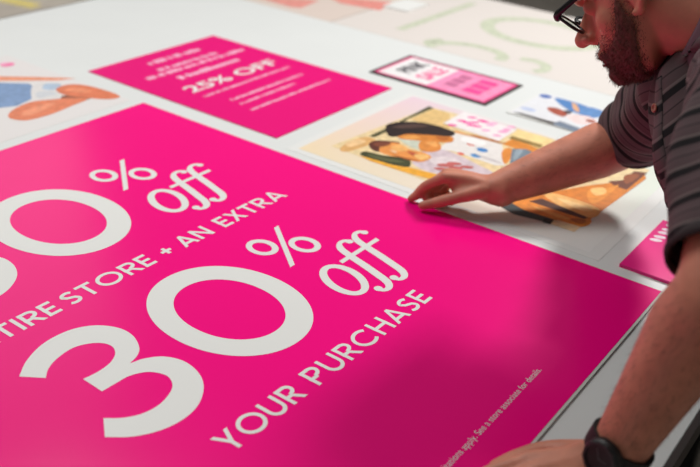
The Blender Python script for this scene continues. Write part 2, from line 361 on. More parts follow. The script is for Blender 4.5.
pr.shape(A((290, 290), (330, 300), (320, 310)), (240, 200, 160))
pr.shape(A((110, 325), (200, 345), (300, 378), (400, 392), (600, 445), (560, 470), (450, 442), (300, 397), (180, 357)), (240, 172, 58), False)
pr.shape(A((118, 320), (150, 300), (250, 323), (380, 338), (412, 362), (395, 392), (300, 376), (200, 347)), (70, 72, 44))
for q, k in ((A((300, 268), (360, 262), (400, 290), (360, 300), (310, 290)), (244, 180, 108)), (A((430, 320), (500, 318), (520, 338), (470, 350)), (246, 190, 118)), (A((300, 318), (380, 335), (460, 355), (400, 350)), (180, 100, 48)),
             (A((360, 215), (430, 208), (470, 222), (420, 230)), (238, 164, 84)), (A((560, 215), (640, 222), (600, 240)), (188, 104, 44)), (A((500, 250), (560, 246), (565, 275)), (240, 170, 96)), (A((300, 160), (420, 140), (520, 152), (400, 165)), (84, 62, 56)),
             (A((190, 255), (250, 245), (300, 256), (230, 275)), (128, 70, 50)), (A((160, 315), (260, 338), (380, 362), (300, 362), (200, 338)), (98, 100, 66)), (A((520, 345), (620, 330), (700, 360), (640, 395), (560, 380)), (226, 212, 214)),
             (A((560, 400), (660, 400), (760, 440), (650, 440)), (190, 170, 180)), (B((200, 275), (320, 300), (300, 330), (190, 300)), (244, 240, 238)), (B((260, 370), (380, 410), (420, 430), (330, 405)), (204, 196, 196)), (A((30, 250), (110, 230), (150, 245), (60, 275)), (240, 200, 148)),
             (B((500, 352), (540, 352), (510, 400), (485, 408)), (152, 166, 176)), (B((250, 262), (400, 300), (420, 312), (260, 276)), (196, 110, 40))): pr.shape(q, k)
for c, r in (((90, 440), .018), ((140, 430), .016), ((150, 455), .015), ((215, 450), .014), ((60, 460), .013)): pr.blob(B(c)[0], r * .5, r, (198, 104, 100), 0.6)
pr.shape(Cc((110, 125), (250, 90), (430, 60), (560, 45), (640, 18), (646, 34), (430, 192), (300, 150), (200, 150)), (216, 128, 36), False)
pr.shape(Cc((500, 45), (560, 40), (600, 5), (650, 12), (570, 78), (520, 60)), (110, 52, 26), False)
pr.shape(Cc((250, 100), (300, 94), (460, 150), (432, 187), (330, 150)), (238, 186, 110))
pr.shape(Cc((120, 118), (230, 118), (310, 150), (430, 192), (392, 222), (280, 192), (180, 160)), (230, 142, 50))
for q, k in ((Cc((300, 108), (380, 130), (440, 155), (400, 160), (330, 130)), (248, 206, 140)), (Cc((420, 80), (500, 70), (540, 60), (470, 120), (430, 130)), (232, 148, 52)), (Cc((430, 75), (480, 70), (490, 90), (450, 100)), (246, 196, 120)),
             (Cc((200, 140), (270, 160), (350, 190), (300, 185)), (246, 178, 90)), (Cc((350, 190), (410, 195), (390, 212)), (190, 104, 34)), (Cc((560, 25), (600, 15), (620, 25), (570, 55)), (150, 80, 40))): pr.shape(q, k)
pr.shape(Cc((190, 122), (240, 112), (420, 186), (405, 192), (310, 162)), (84, 44, 30), False)
pr.shape(Cc((60, 130), (110, 123), (170, 157), (285, 193), (275, 208), (130, 172)), (66, 72, 74), False)
pr.shape(Cc((250, 188), (288, 195), (272, 212), (243, 203)), (26, 24, 28), False)
pr.shape(Cc((285, 212), (300, 195), (392, 222), (366, 242)), (234, 205, 164), False)
pr.shape([(443, 123.4), (464, 112), (517, 130), (498.6, 141.4)], (240, 232, 232), False)
pr.build('printed_picture', t)
pr = Print(z + .0009)
for c in ((150, 190), (200, 165), (215, 190), (245, 160), (260, 190), (275, 212), (300, 178), (320, 186), (130, 205), (185, 180), (240, 205)): pr.blob(B(c)[0], .006, .011, (250, 70, 160), 0.5)
for c in ((350, 205), (370, 195), (325, 235), (390, 265), (420, 245), (450, 230), (475, 215), (435, 240)): pr.blob(B(c)[0], .006, .010, (250, 165, 205), 0.5)
pr.build('pink_lettering', t)
# ------------------------------------------------------------------ small denim photo print
t, z = card('photo_poster', .553, .742, -.985, -.640, 'small photo print of blue denim clothes beside the black framed sign', PAPER, 0.0025)
pr = Print(z); E_ = zoom(500, 80, 5.833)
pr.shape(E_((60, 185), (240, 80), (330, 90), (720, 210), (560, 318), (500, 300), (320, 250)), (226, 226, 230), False)
pr.shape(E_((320, 105), (400, 120), (520, 160), (545, 210), (440, 192), (360, 150)), (84, 132, 190))
pr.shape(E_((480, 160), (560, 165), (620, 200), (540, 222), (470, 205)), (100, 142, 196))
pr.shape(E_((275, 162), (330, 163), (390, 192), (370, 215), (300, 190)), (172, 84, 66))
pr.shape(E_((420, 132), (452, 150), (462, 187), (430, 172)), (226, 172, 132))
pr.shape(E_((390, 205), (520, 212), (560, 250), (450, 255)), (240, 214, 212))
pr.shape(E_((370, 178), (420, 182), (400, 200)), (60, 50, 60))
pr.blob(E_((265, 95))[0], .014, .016, (80, 110, 176)); pr.blob(E_((530, 240))[0], .010, .012, (168, 90, 70)); pr.blob(E_((165, 170))[0], .012, .02, (190, 200, 226))
pr.shape(E_((70, 187), (120, 192), (320, 247), (310, 262)), (70, 62, 58), False)
pr.shape(E_((320, 247), (350, 240), (520, 300), (480, 314), (310, 262)), (120, 132, 150), False)
pr.build('printed_picture', t)
# ------------------------------------------------------------------ pink card at the right
t, z = card('sale_card', .036, .250, -1.345, -1.129, 'small hot pink card beside the man, beyond the big pink board', mat('glossy_pink_card', (250, 30, 140), 0.25), 0.006, 'card')
pr = Print(z)
for c in ((656, 240), (660, 237), (664, 233), (668, 230), (672, 226)): pr.blob(c, .006, .011, (250, 215, 230), 0.4)
pr.build('white_lettering', t)
# ------------------------------------------------------------------ print with legs at the left
t, z = card('photo_poster', -.800, -.004, .040, .500, 'white photo print of bare legs and denim shorts at the far left', mat('white_photo_stock', (226, 221, 219), 0.45), 0.0005)
G = zoom(0, 50, 5.19); pr = Print(z)
pr.shape(G((-160, 140), (0, 136), (200, 140), (395, 146), (300, 158), (0, 160), (-160, 165)), (232, 150, 116), False)
pr.shape(G((-200, 178), (0, 170), (150, 174), (188, 200), (172, 250), (90, 290), (0, 300), (-200, 320)), (128, 154, 192), False)
pr.shape(G((175, 182), (300, 170), (345, 215), (335, 245), (200, 262), (165, 252)), (222, 218, 216))
pr.shape(G((235, 176), (315, 178), (295, 205), (225, 204)), (176, 194, 214))
pr.shape(G((185, 225), (230, 212), (300, 225), (250, 240), (200, 248)), (206, 208, 212))
pr.shape(G((320, 240), (380, 236), (470, 252), (400, 262), (330, 262)), (140, 84, 62))
pr.shape(G((290, 205), (330, 184), (400, 178), (500, 195), (622, 238), (560, 256), (430, 246), (330, 232)), (222, 124, 88))
pr.shape(G((330, 205), (400, 196), (480, 214), (420, 222)), (236, 146, 108))
pr.shape(G((42, 345), (68, 310), (160, 270), (280, 256), (380, 248), (455, 255), (385, 285), (270, 332), (150, 364), (80, 362)), (226, 130, 94))
pr.shape(G((110, 330), (180, 295), (290, 272), (240, 305), (150, 340)), (238, 152, 116))
pr.blob(G((40, 76))[0], .018, .014, (246, 120, 170)); pr.blob(G((20, 70))[0], .012, .008, (248, 180, 205))
pr.build('printed_picture', t)
# ------------------------------------------------------------------ banner on the second table
def sheet(name, x0, x1, y0, y1, z0, th, label, m, cat):
    t = empty(name, ((x0 + x1) / 2, (y0 + y1) / 2, z0), label, cat); bm = bmesh.new(); box(bm, x0, x1, y0, y1, z0, z0 + th); obj('print_sheet', bm, m, t); return t, z0 + th + .0002
t, z = sheet('printed_banner',   .8600, 1.49, -2.2, .12, ZT - .006, .0015, 'cream banner with pale green 30 on the table beyond', mat('cream_print', (219, 211, 205), .5), 'banner')
bm = bmesh.new(); GREEN = ink((198, 203, 180)); cx, cy, sc = 1.245, -.395, 1.22
ring(bm, ell(cx, cy, .155, .195, 64), ell(cx, cy, .113, .150, 64), z)
obj('numeral_zero', bm, GREEN, t)
bm = bmesh.new(); stroke(bm, [(.958, -.215), (.91, -.200), (.872, -.235)], .03, z)
stroke(bm, [(.905, -.222), (.945, -.250), (.975, -.31), (.975, -.38), (.945, -.425), (.905, -.43)], .034, z)
stroke(bm, [(.965, -.468), (.975, -.515), (.950, -.555), (.910, -.560), (.890, -.545)], .030, z + .0001); obj('numeral_three', bm, GREEN, t)
bm = bmesh.new(); poly(bm, [(.950, -.085), (1.40, -.085), (1.40, -.055), (.950, -.055)], z); obj('underline', bm, GREEN, t)
t, z = sheet('printed_banner', .8600, 1.40, .125, .80, ZT - .006, .0015, 'pale print with dusty red blocks on the table beyond', mat('rose_grey_print', (216, 200, 190), .5), 'banner')
pr = Print(z)
pr.shape([(255, -3), (320, 0), (301, 8), (291, 7)], (226, 150, 140), False); pr.shape([(326, -4), (392, 2), (380, 10.5), (340, 3)], (228, 146, 136), False)
pr.build('red_blocks', t)
t, z = sheet('white_card', 1.13, 1.26, .02, .115, ZT - .0044, .004, 'small bright white card lying between the red print and green banner', PAPER, 'card')
# ================================================================== the man
V = lambda x, y, z: Vector((x, y, z + ZT))
HF, HU, HL = Vector((-0.1233, 0.7783, -0.6157)), Vector((0.1797, 0.6276, 0.7575)), Vector((-0.9760, 0.0172, 0.2172))
HC = V(0.0445, -1.0632, 0.4565); HS = 0.97
def hp(f, u, l): return HC + HS * (f * HF + u * HU + l * HL)
SL, SR = V(-.215, -1.318, .440), V(.137, -1.140, .298)
EL, WL = V(-.456, -1.377, .296), V(-.486, -1.319, .045)
ER, WR = V(.27, -1.03, .13), V(.062, -.872, .047)
HIP = V(.03, -1.68, .06); MID = (SL + SR) / 2 + Vector((.020, -.036, -.012)); NB = V(.056, -1.264, .412)
def tube(bm, pts, radii, seg=20, sub=5, flat=None, caps=True):
    """closed tapered tube with rounded ends along pts; flat=(axis vector, factor) squashes the section"""
    c = spline(pts, sub) if len(pts) > 2 else [Vector(pts[0]).lerp(Vector(pts[1]), k / sub) for k in range(sub + 1)]
    r = np.interp(np.linspace(0, 1, len(c)), np.linspace(0, 1, len(radii)), radii)
    N = len(c); T = [(c[min(i + 1, N - 1)] - c[max(i - 1, 0)]).normalized() for i in range(N)]
    up = T[0].orthogonal().normalized(); rings = []
    def add(ctr, tt, rad):
        nonlocal up
        up = (up - tt * up.dot(tt)).normalized(); sd = tt.cross(up); vs = []
        for k in range(seg):
            a = 2 * math.pi * k / seg; o = (up * math.cos(a) + sd * math.sin(a)) * rad
            if flat: o -= flat[0] * (o.dot(flat[0]) * (1 - flat[1]))
            vs.append(bm.verts.new(ctr + o))
        rings.append(vs)
    if caps:
        for q in (0.15, 0.5, 0.8): add(c[0] - T[0] * r[0] * math.cos(q * math.pi / 2), T[0], r[0] * math.sin(q * math.pi / 2))
    for i in range(N): add(c[i], T[i], r[i])
    if caps:
        for q in (0.8, 0.5, 0.15): add(c[-1] + T[-1] * r[-1] * math.cos(q * math.pi / 2), T[-1], r[-1] * math.sin(q * math.pi / 2))
    for a, b in zip(rings[:-1], rings[1:]):
        for k in range(seg): bm.faces.new((a[k], a[(k + 1) % seg], b[(k + 1) % seg], b[k]))
    bm.faces.new(rings[0][::-1]); bm.faces.new(rings[-1])
    return rings
def loft(bm, rings):
    R_ = [[bm.verts.new(p) for p in r] for r in rings]; n = len(R_[0])
    for a, b in zip(R_[:-1], R_[1:]):
        for k in range(n): bm.faces.new((a[k], a[(k + 1) % n], b[(k + 1) % n], b[k]))
    bm.faces.new(R_[0][::-1]); bm.faces.new(R_[-1])
def blob(bm, c, r, axes=None, sc=(1, 1, 1)):
    q = bmesh.ops.create_icosphere(bm, subdivisions=3, radius=1.0); ax = axes or (Vector((1, 0, 0)), Vector((0, 1, 0)), Vector((0, 0, 1)))
    for v in q['verts']: v.co = Vector(c) + ax[0] * v.co.x * r * sc[0] + ax[1] * v.co.y * r * sc[1] + ax[2] * v.co.z * r * sc[2]
def remesh(bm, vox, it=4, fac=0.5):
    me = bpy.data.meshes.new('r'); bmesh.ops.recalc_face_normals(bm, faces=bm.faces); bm.to_mesh(me); bm.free()
    o = bpy.data.objects.new('r', me); COL.objects.link(o)
    md = o.modifiers.new('r', 'REMESH'); md.mode = 'VOXEL'; md.voxel_size = vox; md.adaptivity = 0
    sm = o.modifiers.new('s', 'SMOOTH'); sm.factor = fac; sm.iterations = it
    out = bpy.data.meshes.new_from_object(o.evaluated_get(bpy.context.evaluated_depsgraph_get()))
    bpy.data.objects.remove(o); bpy.data.meshes.remove(me); return out
def head(bm):
    rows = [(-.128, .060, .026, .022), (-.119, .075, .010, .038), (-.105, .083, -.006, .049), (-.088, .085, -.025, .056), (-.066, .092, -.045, .062), (-.045, .088, -.060, .066), (-.022, .084, -.078, .069),
            (0, .077, -.090, .0725), (.016, .0865, -.096, .0745), (.032, .0935, -.099, .076), (.05, .091, -.099, .077), (.07, .082, -.093, .073), (.088, .066, -.080, .062), (.104, .040, -.055, .044), (.113, .012, -.025, .022)]
    rings = []
    for u, ff, fb, w_ in rows:
        c = (ff + fb) / 2 * .4 + fb * .0 + .0; ring_ = []
        for k in range(40):
            a = 2 * math.pi * k / 40; ca, sa = math.cos(a), math.sin(a); e = 2 / (2.25 if ca < 0 or u > .06 else 1.9)
            x = math.copysign(abs(ca) ** e, ca); y = math.copysign(abs(sa) ** e, sa)
            f = c + (ff - c) * x if x > 0 else c + (c - fb) * x
            ring_.append(hp(f, u, y * w_ * (1 - .10 * max(0, x) ** 2)))
        rings.append(ring_)
    loft(bm, rings)
    ax = (HF, HU, HL)
    tube(bm, [hp(.079, .008, 0), hp(.099, -.014, 0), hp(.117, -.035, 0)], [.0072, .0080, .0105], 16)          # nose bridge
    tube(bm, [hp(.073, .008, 0), hp(.084, -.020, 0), hp(.094, -.042, 0)], [.010, .0115, .012], 16)
    blob(bm, hp(.115, -.037, 0), .0118, ax)
    for s in (-1, 1):
        blob(bm, hp(.102, -.041, s * .0120), .0088, ax, (1.1, .8, .9))                                          # nostril wing
        tube(bm, [hp(.090, .021, s * .008), hp(.086, .026, s * .032), hp(.072, .020, s * .055)], [.010, .010, .008], 12)   # brow ridge
        blob(bm, hp(.071, -.001, s * .032), .0125, ax)                                                          # eyeball under its lid
        blob(bm, hp(.045, -.036, s * .036), .0270, ax, (1, 1.1, .9))                                            # cheek
        # ear
        prof = [(.012, .010), (.006, .030), (-.010, .036), (-.024, .026), (-.024, .004), (-.014, -.018), (-.004, -.032), (.006, -.030)]
        tube(bm, [hp(f - .006, u - .020, s * (.078 + .010 * (f < -.005))) for f, u in prof], [.0045, .0055, .0058, .0058, .0055, .0055, .0062, .0055], 10)
        blob(bm, hp(-.012, -.022, s * .076), .020, ax, (.75, 1.35, .35))
    tube(bm, [hp(.082, -.073, -.022), hp(.0925, -.071, -.008), hp(.0925, -.071, .008), hp(.082, -.073, .022)], [.004, .006, .006, .004], 10)  # lips
    tube(bm, [hp(.080, -.081, -.020), hp(.0890, -.083, 0), hp(.080, -.081, .020)], [.004, .0065, .004], 10)
    blob(bm, hp(.073, -.077, 0), .013, ax, (1, 1, 1.5))
    blob(bm, hp(.074, -.111, 0), .018, ax, (.8, .8, 1.1))                                                       # chin
FING = ((.0455, .0265, .021), (.050, .030, .022), (.046, .028, .021), (.036, .021, .018))
def rot(v, axis, deg): return Matrix.Rotation(math.radians(deg), 3, axis) @ v
def rest(p, r): return Vector((p.x, p.y, max(p.z, ZT + r)))      # fingers lie on the board, not in it
def hand(bm, wr, h, n, thumb, curls, spread, thumb_dirs, sc=1.0):
    """h heading, n back-of-hand normal, thumb = unit vector to the thumb side; curls: three bends (deg) per finger"""
    kn = []
    for i in range(4):
        off = (.027, .009, -.010, -.028)[i]; ln = (.092, .094, .089, .081)[i]
        k = wr + h * ln * sc + thumb * off * sc + n * (.0, .003, .001, -.004)[i]
        kn.append(k)
        tube(bm, [wr + thumb * off * .55 + n * .002, wr.lerp(k, .55) + n * .003, k], [.0155, .0150, .0118], 14)
    blob(bm, wr + h * .05 * sc - n * .008, .036, (h, thumb, n), (1.15, .95, .38))
    for i in range(4):
        d = rot(h, n, spread[i]); p = kn[i]; pts = [p]; ax = d.cross(n).normalized() * -1
        for j in range(3):
            d = rot(d, ax, curls[i][j]); p = rest(p + d * FING[i][j] * sc, (.0088, .0082, .0068)[j]); pts.append(p)
        r0 = (.0095, .0098, .0093, .0083)[i]
        tube(bm, pts, [r0 * 1.08, r0, r0 * .94, r0 * .78], 14, 6)
        for q, f in ((pts[1], 1.03), (pts[2], .98)): blob(bm, q, r0 * f)
    p = wr + thumb * .020 + h * .018 - n * .004; pts = [p]
    for d, l in zip(thumb_dirs, (.048, .037, .031)):
        p = rest(p + d.normalized() * l * sc, .0088); pts.append(p)
    tube(bm, pts, [.0160, .0122, .0110, .0085], 14, 6)
    blob(bm, wr + thumb * .020 + h * .035 - n * .008, .018, (h, thumb, n), (1.5, .8, .8))
    blob(bm, wr + thumb * .021 + h * .058 - n * .012, .017, (h, thumb, n), (1.5, .75, .8))      # web between thumb and palm
    tube(bm, [wr - h * .01, wr + h * .045 - n * .006], [.0300, .022], 20, 5)
    return kn
def perp(n, h): return (n - h * n.dot(h)).normalized()

bm = bmesh.new(); head(bm)
tube(bm, [NB, NB.lerp(hp(-.030, -.055, 0), .6), hp(-.020, -.045, 0)], [.066, .0640, .062], 28, 8)
tube(bm, [HIP, HIP.lerp(MID, .5), MID], [.10, .09, .06], 24, 6)                      # trunk under the shirt
tube(bm, [SL, MID - (MID - HIP).normalized() * .05, SR], [.045, .045, .045], 24, 8)
tube(bm, [SL, SL.lerp(EL, .5), EL, EL.lerp(WL, .25), EL.lerp(WL, .65), WL], [.056, .052, .046, .0485, .038, .0295], 28, 8)
tube(bm, [SR, SR.lerp(ER, .5), ER, ER.lerp(WR, .25), ER.lerp(WR, .65), WR], [.056, .053, .048, .0520, .0420, .0305], 28, 8)
# right hand: thumb and forefinger on the edge of the board
hr = (V(.038, -.787, .056) - WR).normalized(); nr = perp(Vector((.15, .30, .95)), hr); tr = hr.cross(nr).normalized() * -1
if tr.dot(Vector((-1, -.4, 0))) < 0: tr = -tr
hand(bm, WR, hr, nr, tr, ((40, 20, 10), (52, 60, 30), (60, 66, 35), (62, 62, 35)), (-16, -6, 0, 3),
     (Vector((-.64, .72, -.28)), Vector((-.50, .79, -.36)), Vector((-.44, .82, -.36))), 1.0)
# left hand: pressing the near corner
hl = (V(-.574, -1.250, .032) - WL).normalized(); nl = perp(Vector((-.35, .10, .9)), hl); tl = hl.cross(nl).normalized()
if tl.dot(Vector((.8, .5, 0))) < 0: tl = -tl
hand(bm, WL, hl, nl, tl, ((12, 14, 8), (14, 16, 8), (16, 18, 10), (18, 20, 10)), (-4, 0, 4, 8),
     (Vector((-.30, .90, -.25)), Vector((-.72, .66, -.20)), Vector((-.86, .48, -.10))))
skin_me = remesh(bm, 0.003, 7, 0.5)
SKIN = mat('skin', (208, 136, 112), 0.48, spec=0.35, noise=0.10, nscale=35, bump=0.12, sub=0.08)
person = empty('person', (HIP.x, HIP.y, 0), 'bearded man in striped polo shirt leaning over the table, hands on the pink board', 'person')
body = link_mesh('body', skin_me, [SKIN], person, True)
# ---- beard and hair grown from the head surface
co = np.empty(len(skin_me.vertices) * 3); skin_me.vertices.foreach_get('co', co); co = co.reshape(-1, 3)
no = np.empty(len(skin_me.vertices) * 3); skin_me.vertices.foreach_get('normal', no); no = no.reshape(-1, 3)
rel = (co - np.array(HC)) / HS; hf, hu, hl_ = rel @ np.array(HF), rel @ np.array(HU), np.abs(rel @ np.array(HL))
near = (np.abs(hf) < .14) & (np.abs(hu) < .14) & (hl_ < .10)
def beard_amount():
    # upper edge of the beard runs from the sideburn down to the mouth corner
    up_edge = np.interp(hf, [-.03, .005, .02, .04, .06, .075, .09, .12], [-.02, .02, .02, -.030, -.045, -.048, -.046, -.046])
    a = np.clip((up_edge - hu) / .042, 0, 1)
    back = np.interp(hu, [-.14, -.11, -.06, -.02, .03], [.03, .012, -.006, .002, .004])
    a *= np.clip((hf - back) / .022, 0, 1)
    lips = (hf > .076) & (np.abs(hu + .0785) < .005) & (hl_ < .012); a[lips] = 0
    a[(hu < -.143)] = 0
    return np.where(near, a, 0)
def hair_amount():
    edge = np.interp(hf, [-.10, -.03, .0, .02, .05, .08, .10], [-.05, -.03, .02, .035, .055, .075, .08])
    return np.where(near & (hl_ < .082), np.clip((hu - edge) / .012, 0, 1), 0)
def grow(name, amt, thick, n, length, mcol, droop, lim=.62):
    tri = [p.vertices[:] for p in skin_me.polygons]; bm = bmesh.new(); idx = {}
    keep = [p for p in tri if min(amt[i] for i in p) > lim]
    for p in keep:
        for i in p:
            if i not in idx: idx[i] = bm.verts.new(Vector(co[i] + no[i] * (thick * amt[i] * (0.75 + .5 * rng.random()) - .0004)))
    for p in keep: bm.faces.new([idx[i] for i in p])
    cand = np.nonzero(amt > .06)[0]; pr_ = amt[cand] ** .7; pr_ /= pr_.sum(); dr = np.array(droop)
    for i in rng.choice(cand, n, p=pr_):
        b0 = co[i] + no[i] * thick * max(0, amt[i] - .3) * .8 + rng.normal(0, .0012, 3); d = no[i] * .55 + dr * .6 + rng.normal(0, .32, 3); d /= np.linalg.norm(d); l = length * (0.5 + rng.random()) * (0.5 + .5 * amt[i])
        s = np.cross(d, rng.normal(0, 1, 3)); s /= np.linalg.norm(s); s *= .00028; mid = b0 + d * l * .55; tip = b0 + d * l + dr * l * .25
        a_, b_, c_, d_, e_ = [bm.verts.new(q) for q in (b0 - s, b0 + s, mid + s * .8, mid - s * .8, tip)]
        bm.faces.new((a_, b_, c_, d_)); bm.faces.new((d_, c_, e_))
    return obj(name, bm, mcol, person, True)
HAIR = mat('dark_brown_hair', (62, 38, 30), 0.55, noise=0.25, nscale=60)
BEARD = mat('reddish_brown_beard', (106, 62, 50), 0.6, noise=0.25, nscale=60)
tag(grow('beard', beard_amount(), .006, 11000, .0058, BEARD, list(-HU * .5 + HF * .05)), 'short full reddish brown beard')
tag(grow('hair', hair_amount(), .006, 3000, .012, HAIR, list(-HF * .5)), 'short brown hair')
# arm hair
bm = bmesh.new(); A0, A1, B0, B1 = map(np.array, (EL, WL, ER, WR))
def near_seg(a, b):
    d = b - a; t = np.clip(((co - a) @ d) / d.dot(d), 0, 1); return t, np.linalg.norm(co - a - t[:, None] * d, axis=1)
for a, b, n in ((A0, A1, 1700), (B0, B1, 1100)):
    t_, ds = near_seg(a, b); cand = np.nonzero((t_ > .04) & (t_ < .92) & (ds < .06))[0]; ax = (b - a) / np.linalg.norm(b - a)
    for i in rng.choice(cand, n):
        d = ax * .9 + no[i] * .35 + rng.normal(0, .3, 3); d /= np.linalg.norm(d); b0 = co[i]; s = np.cross(d, no[i]); s = s / (np.linalg.norm(s) + 1e-9) * .00017
        tip = b0 + d * .009 * (0.5 + rng.random()); vs = [bm.verts.new(q) for q in (b0 - s, b0 + s, tip)]; bm.faces.new(vs)
obj('arm_hair', bm, mat('arm_hair_brown', (84, 54, 40), 0.6), person)
# ---- polo shirt
def lat(t): return (Vector((-1, 0, 0)).lerp((SL - SR).normalized(), min(1, t))).normalized()
AX = (MID - HIP).normalized()
rows = [(-.10, .185, .12, .12), (.0, .19, .15, .12), (.25, .195, .175, .115), (.5, .20, .175, .11), (.72, .205, .185, .11), (.86, .200, .180, .11), (.96, .175, .150, .10), (1.02, .125, .090, .085), (1.06, .08, .060, .06)]
rings = []
for t_, w_, fr, bk in rows:
    c = HIP + (MID - HIP) * t_; L_ = lat(t_); L_ = (L_ - AX * L_.dot(AX)).normalized(); Fr = L_.cross(AX) * -1
    if Fr.z > 0: Fr = -Fr
    ring_ = []
    for k in range(48):
        a = 2 * math.pi * k / 48; ca, sa = math.cos(a), math.sin(a); e = 2 / 2.3
        x = math.copysign(abs(ca) ** e, ca); y = math.copysign(abs(sa) ** e, sa)
        ring_.append(c + L_ * y * w_ + Fr * x * (fr if x > 0 else bk))
    rings.append(ring_)
NA = (hp(-.03, -.055, 0) - NB).normalized()
bm = bmesh.new(); loft(bm, rings)
tube(bm, [MID, NB, NB + NA * .058], [.105, .086, .076], 32, 8, caps=False)
CHEST = [V(0.008, -1.188, 0.330), V(-0.029, -1.217, 0.274), V(-0.071, -1.252, 0.217)]
tube(bm, CHEST, [.062, .066, .056], 32, 6)
HEM_L, HEM_R = SL.lerp(EL, .91), SR.lerp(ER, .93); SLM = SL.lerp(EL, .45) - Vector((.594, -.803, .054)) * .014
dL, dR = (HEM_L - SLM).normalized(), (ER - SR).normalized()
tube(bm, [MID.lerp(SL, .6), SL, SLM, SLM.lerp(HEM_L, .6), HEM_L], [.080, .078, .069, .065, .0635], 32, 8, caps=False)
tube(bm, [MID.lerp(SR, .6), SR, SR.lerp(ER, .45), HEM_R], [.080, .074, .070, .066], 32, 8, caps=False)
me = remesh(bm, 0.005, 6, 0.5)
b2 = bmesh.new(); b2.from_mesh(me); kill = []
for f in b2.faces:
    c = f.calc_center_median()
    for h_, d_, r_ in ((HEM_L, dL, .0655), (HEM_R, dR, .068)):
        if (c - h_).length < r_ and (c - h_).dot(d_) > -.0045: kill.append(f)
    if (c - NB - NA * .058).length < .082 and (c - NB - NA * .058).dot(NA) > -.006: kill.append(f)
    q = c - (HIP - AX * .052)
    if q.dot(AX) < 0 and f.normal.dot(AX) < -.7: kill.append(f)
bmesh.ops.delete(b2, geom=list(set(kill)), context='FACES')
rv = np.array([v.co[:] for v in b2.verts]); nrm = np.array([v.normal[:] for v in b2.verts])
def sgm(p, a, b):
    a, b = np.array(a), np.array(b); d = b - a; t = ((p - a) @ d) / d.dot(d); tc_ = np.clip(t, 0, 1); return t * np.linalg.norm(d), np.linalg.norm(p - a - tc_[:, None] * d, axis=1)
sL_, dLd = sgm(rv, SL, EL); sR_, dRd = sgm(rv, SR, ER); sT, dT = sgm(rv, HIP, MID)
hemLd, hemRd = (HEM_L - SL).length, (HEM_R - SR).length
stripe = sT * 1.0; zone = np.zeros(len(rv))
isL = (sL_ > .02) & (dLd < .088) & (dLd < dT * .8); isR = (sR_ > .02) & (dRd < .086) & (dRd < dT * .8)
stripe[isL] = hemLd - sL_[isL] + .002; stripe[isR] = hemRd - sR_[isR] + .002
fold = .0035 * np.sin(rv @ np.array(HL) * 70 + 3 * np.sin(rv[:, 2] * 25)) + .003 * np.sin(rv @ np.array((60., 35., -50.)))
for v, d_, nn in zip(b2.verts, fold, nrm): v.co += Vector(nn * d_)
me2 = bpy.data.meshes.new('polo_shirt'); b2.to_mesh(me2); b2.free(); bpy.data.meshes.remove(me)
at = me2.attributes.new('stripe', 'FLOAT', 'POINT'); at.data.foreach_set('value', stripe.astype(np.float32))
ms = bpy.data.materials.new('striped_polo_knit'); ms.use_nodes = True; nt = ms.node_tree; b = nt.nodes['Principled BSDF']; b.inputs['Roughness'].default_value = .8; b.inputs['Specular IOR Level'].default_value = .2
an = nt.nodes.new('ShaderNodeAttribute'); an.attribute_name = 'stripe'
mm = nt.nodes.new('ShaderNodeMath'); mm.operation = 'DIVIDE'; mm.inputs[1].default_value = .036; nt.links.new(an.outputs['Fac'], mm.inputs[0])
fr_ = nt.nodes.new('ShaderNodeMath'); fr_.operation = 'FRACT'; nt.links.new(mm.outputs[0], fr_.inputs[0])
cr_ = nt.nodes.new('ShaderNodeValToRGB'); cr_.color_ramp.interpolation = 'LINEAR'; el = cr_.color_ramp.elements
stops = [(0.0, (30, 28, 30)), (.20, (30, 28, 30)), (.24, (104, 92, 92)), (.30, (120, 108, 106)), (.34, (92, 76, 78)), (.62, (96, 80, 82)), (.65, (52, 46, 48)), (.70, (100, 84, 86)), (.97, (94, 79, 81))]
el[0].position = 0; el[0].color = lin(stops[0][1]) + (1,); el[1].position = 1; el[1].color = lin((30, 28, 30)) + (1,)
for p_, c_ in stops[1:]:
    e = el.new(p_); e.color = lin(c_) + (1,)
nt.links.new(fr_.outputs[0], cr_.inputs['Fac'])
nz = nt.nodes.new('ShaderNodeTexNoise'); nz.inputs['Scale'].default_value = 400
tcn = nt.nodes.new('ShaderNodeTexCoord'); nt.links.new(tcn.outputs['Object'], nz.inputs['Vector'])
bp = nt.nodes.new('ShaderNodeBump'); bp.inputs['Strength'].default_value = .15; bp.inputs['Distance'].default_value = .001; nt.links.new(nz.outputs['Fac'], bp.inputs['Height']); nt.links.new(bp.outputs['Normal'], b.inputs['Normal'])
nt.links.new(cr_.outputs['Color'], b.inputs['Base Color'])
shirt = link_mesh('polo_shirt', me2, [ms], person, True)
tag(shirt, 'dark striped short sleeve polo shirt')
sd = shirt.modifiers.new('cloth', 'SOLIDIFY'); sd.thickness = .0022; sd.offset = -1
# hem ribs, collar, placket, button
RIB = mat('dark_rib_knit', (66, 59, 60), .8, spec=.2); COLLAR = mat('collar_knit', (104, 84, 92), .8, spec=.2)
def band(bm, c, d, r, w_, seg=40):
    u = d.orthogonal().normalized(); v = d.cross(u); pr_ = []
    for k in range(seg):
        a = 2 * math.pi * k / seg; o = u * math.cos(a) + v * math.sin(a)
        pr_.append([bm.verts.new(c + o * r - d * w_), bm.verts.new(c + o * (r + .0015) - d * w_ * .5), bm.verts.new(c + o * r), bm.verts.new(c + o * (r - .003)), bm.verts.new(c + o * (r - .003) - d * w_)])
    for k in range(seg):
        a, b_ = pr_[k], pr_[(k + 1) % seg]
        for j in range(5): bm.faces.new((a[j], a[(j + 1) % 5], b_[(j + 1) % 5], b_[j]))
for h_, d_, r_ in ((HEM_L, dL, .063), (HEM_R, dR, .0655)):
    bm = bmesh.new(); band(bm, h_ + d_ * .002, d_, r_, .014); obj('sleeve_hem', bm, RIB, shirt, True)
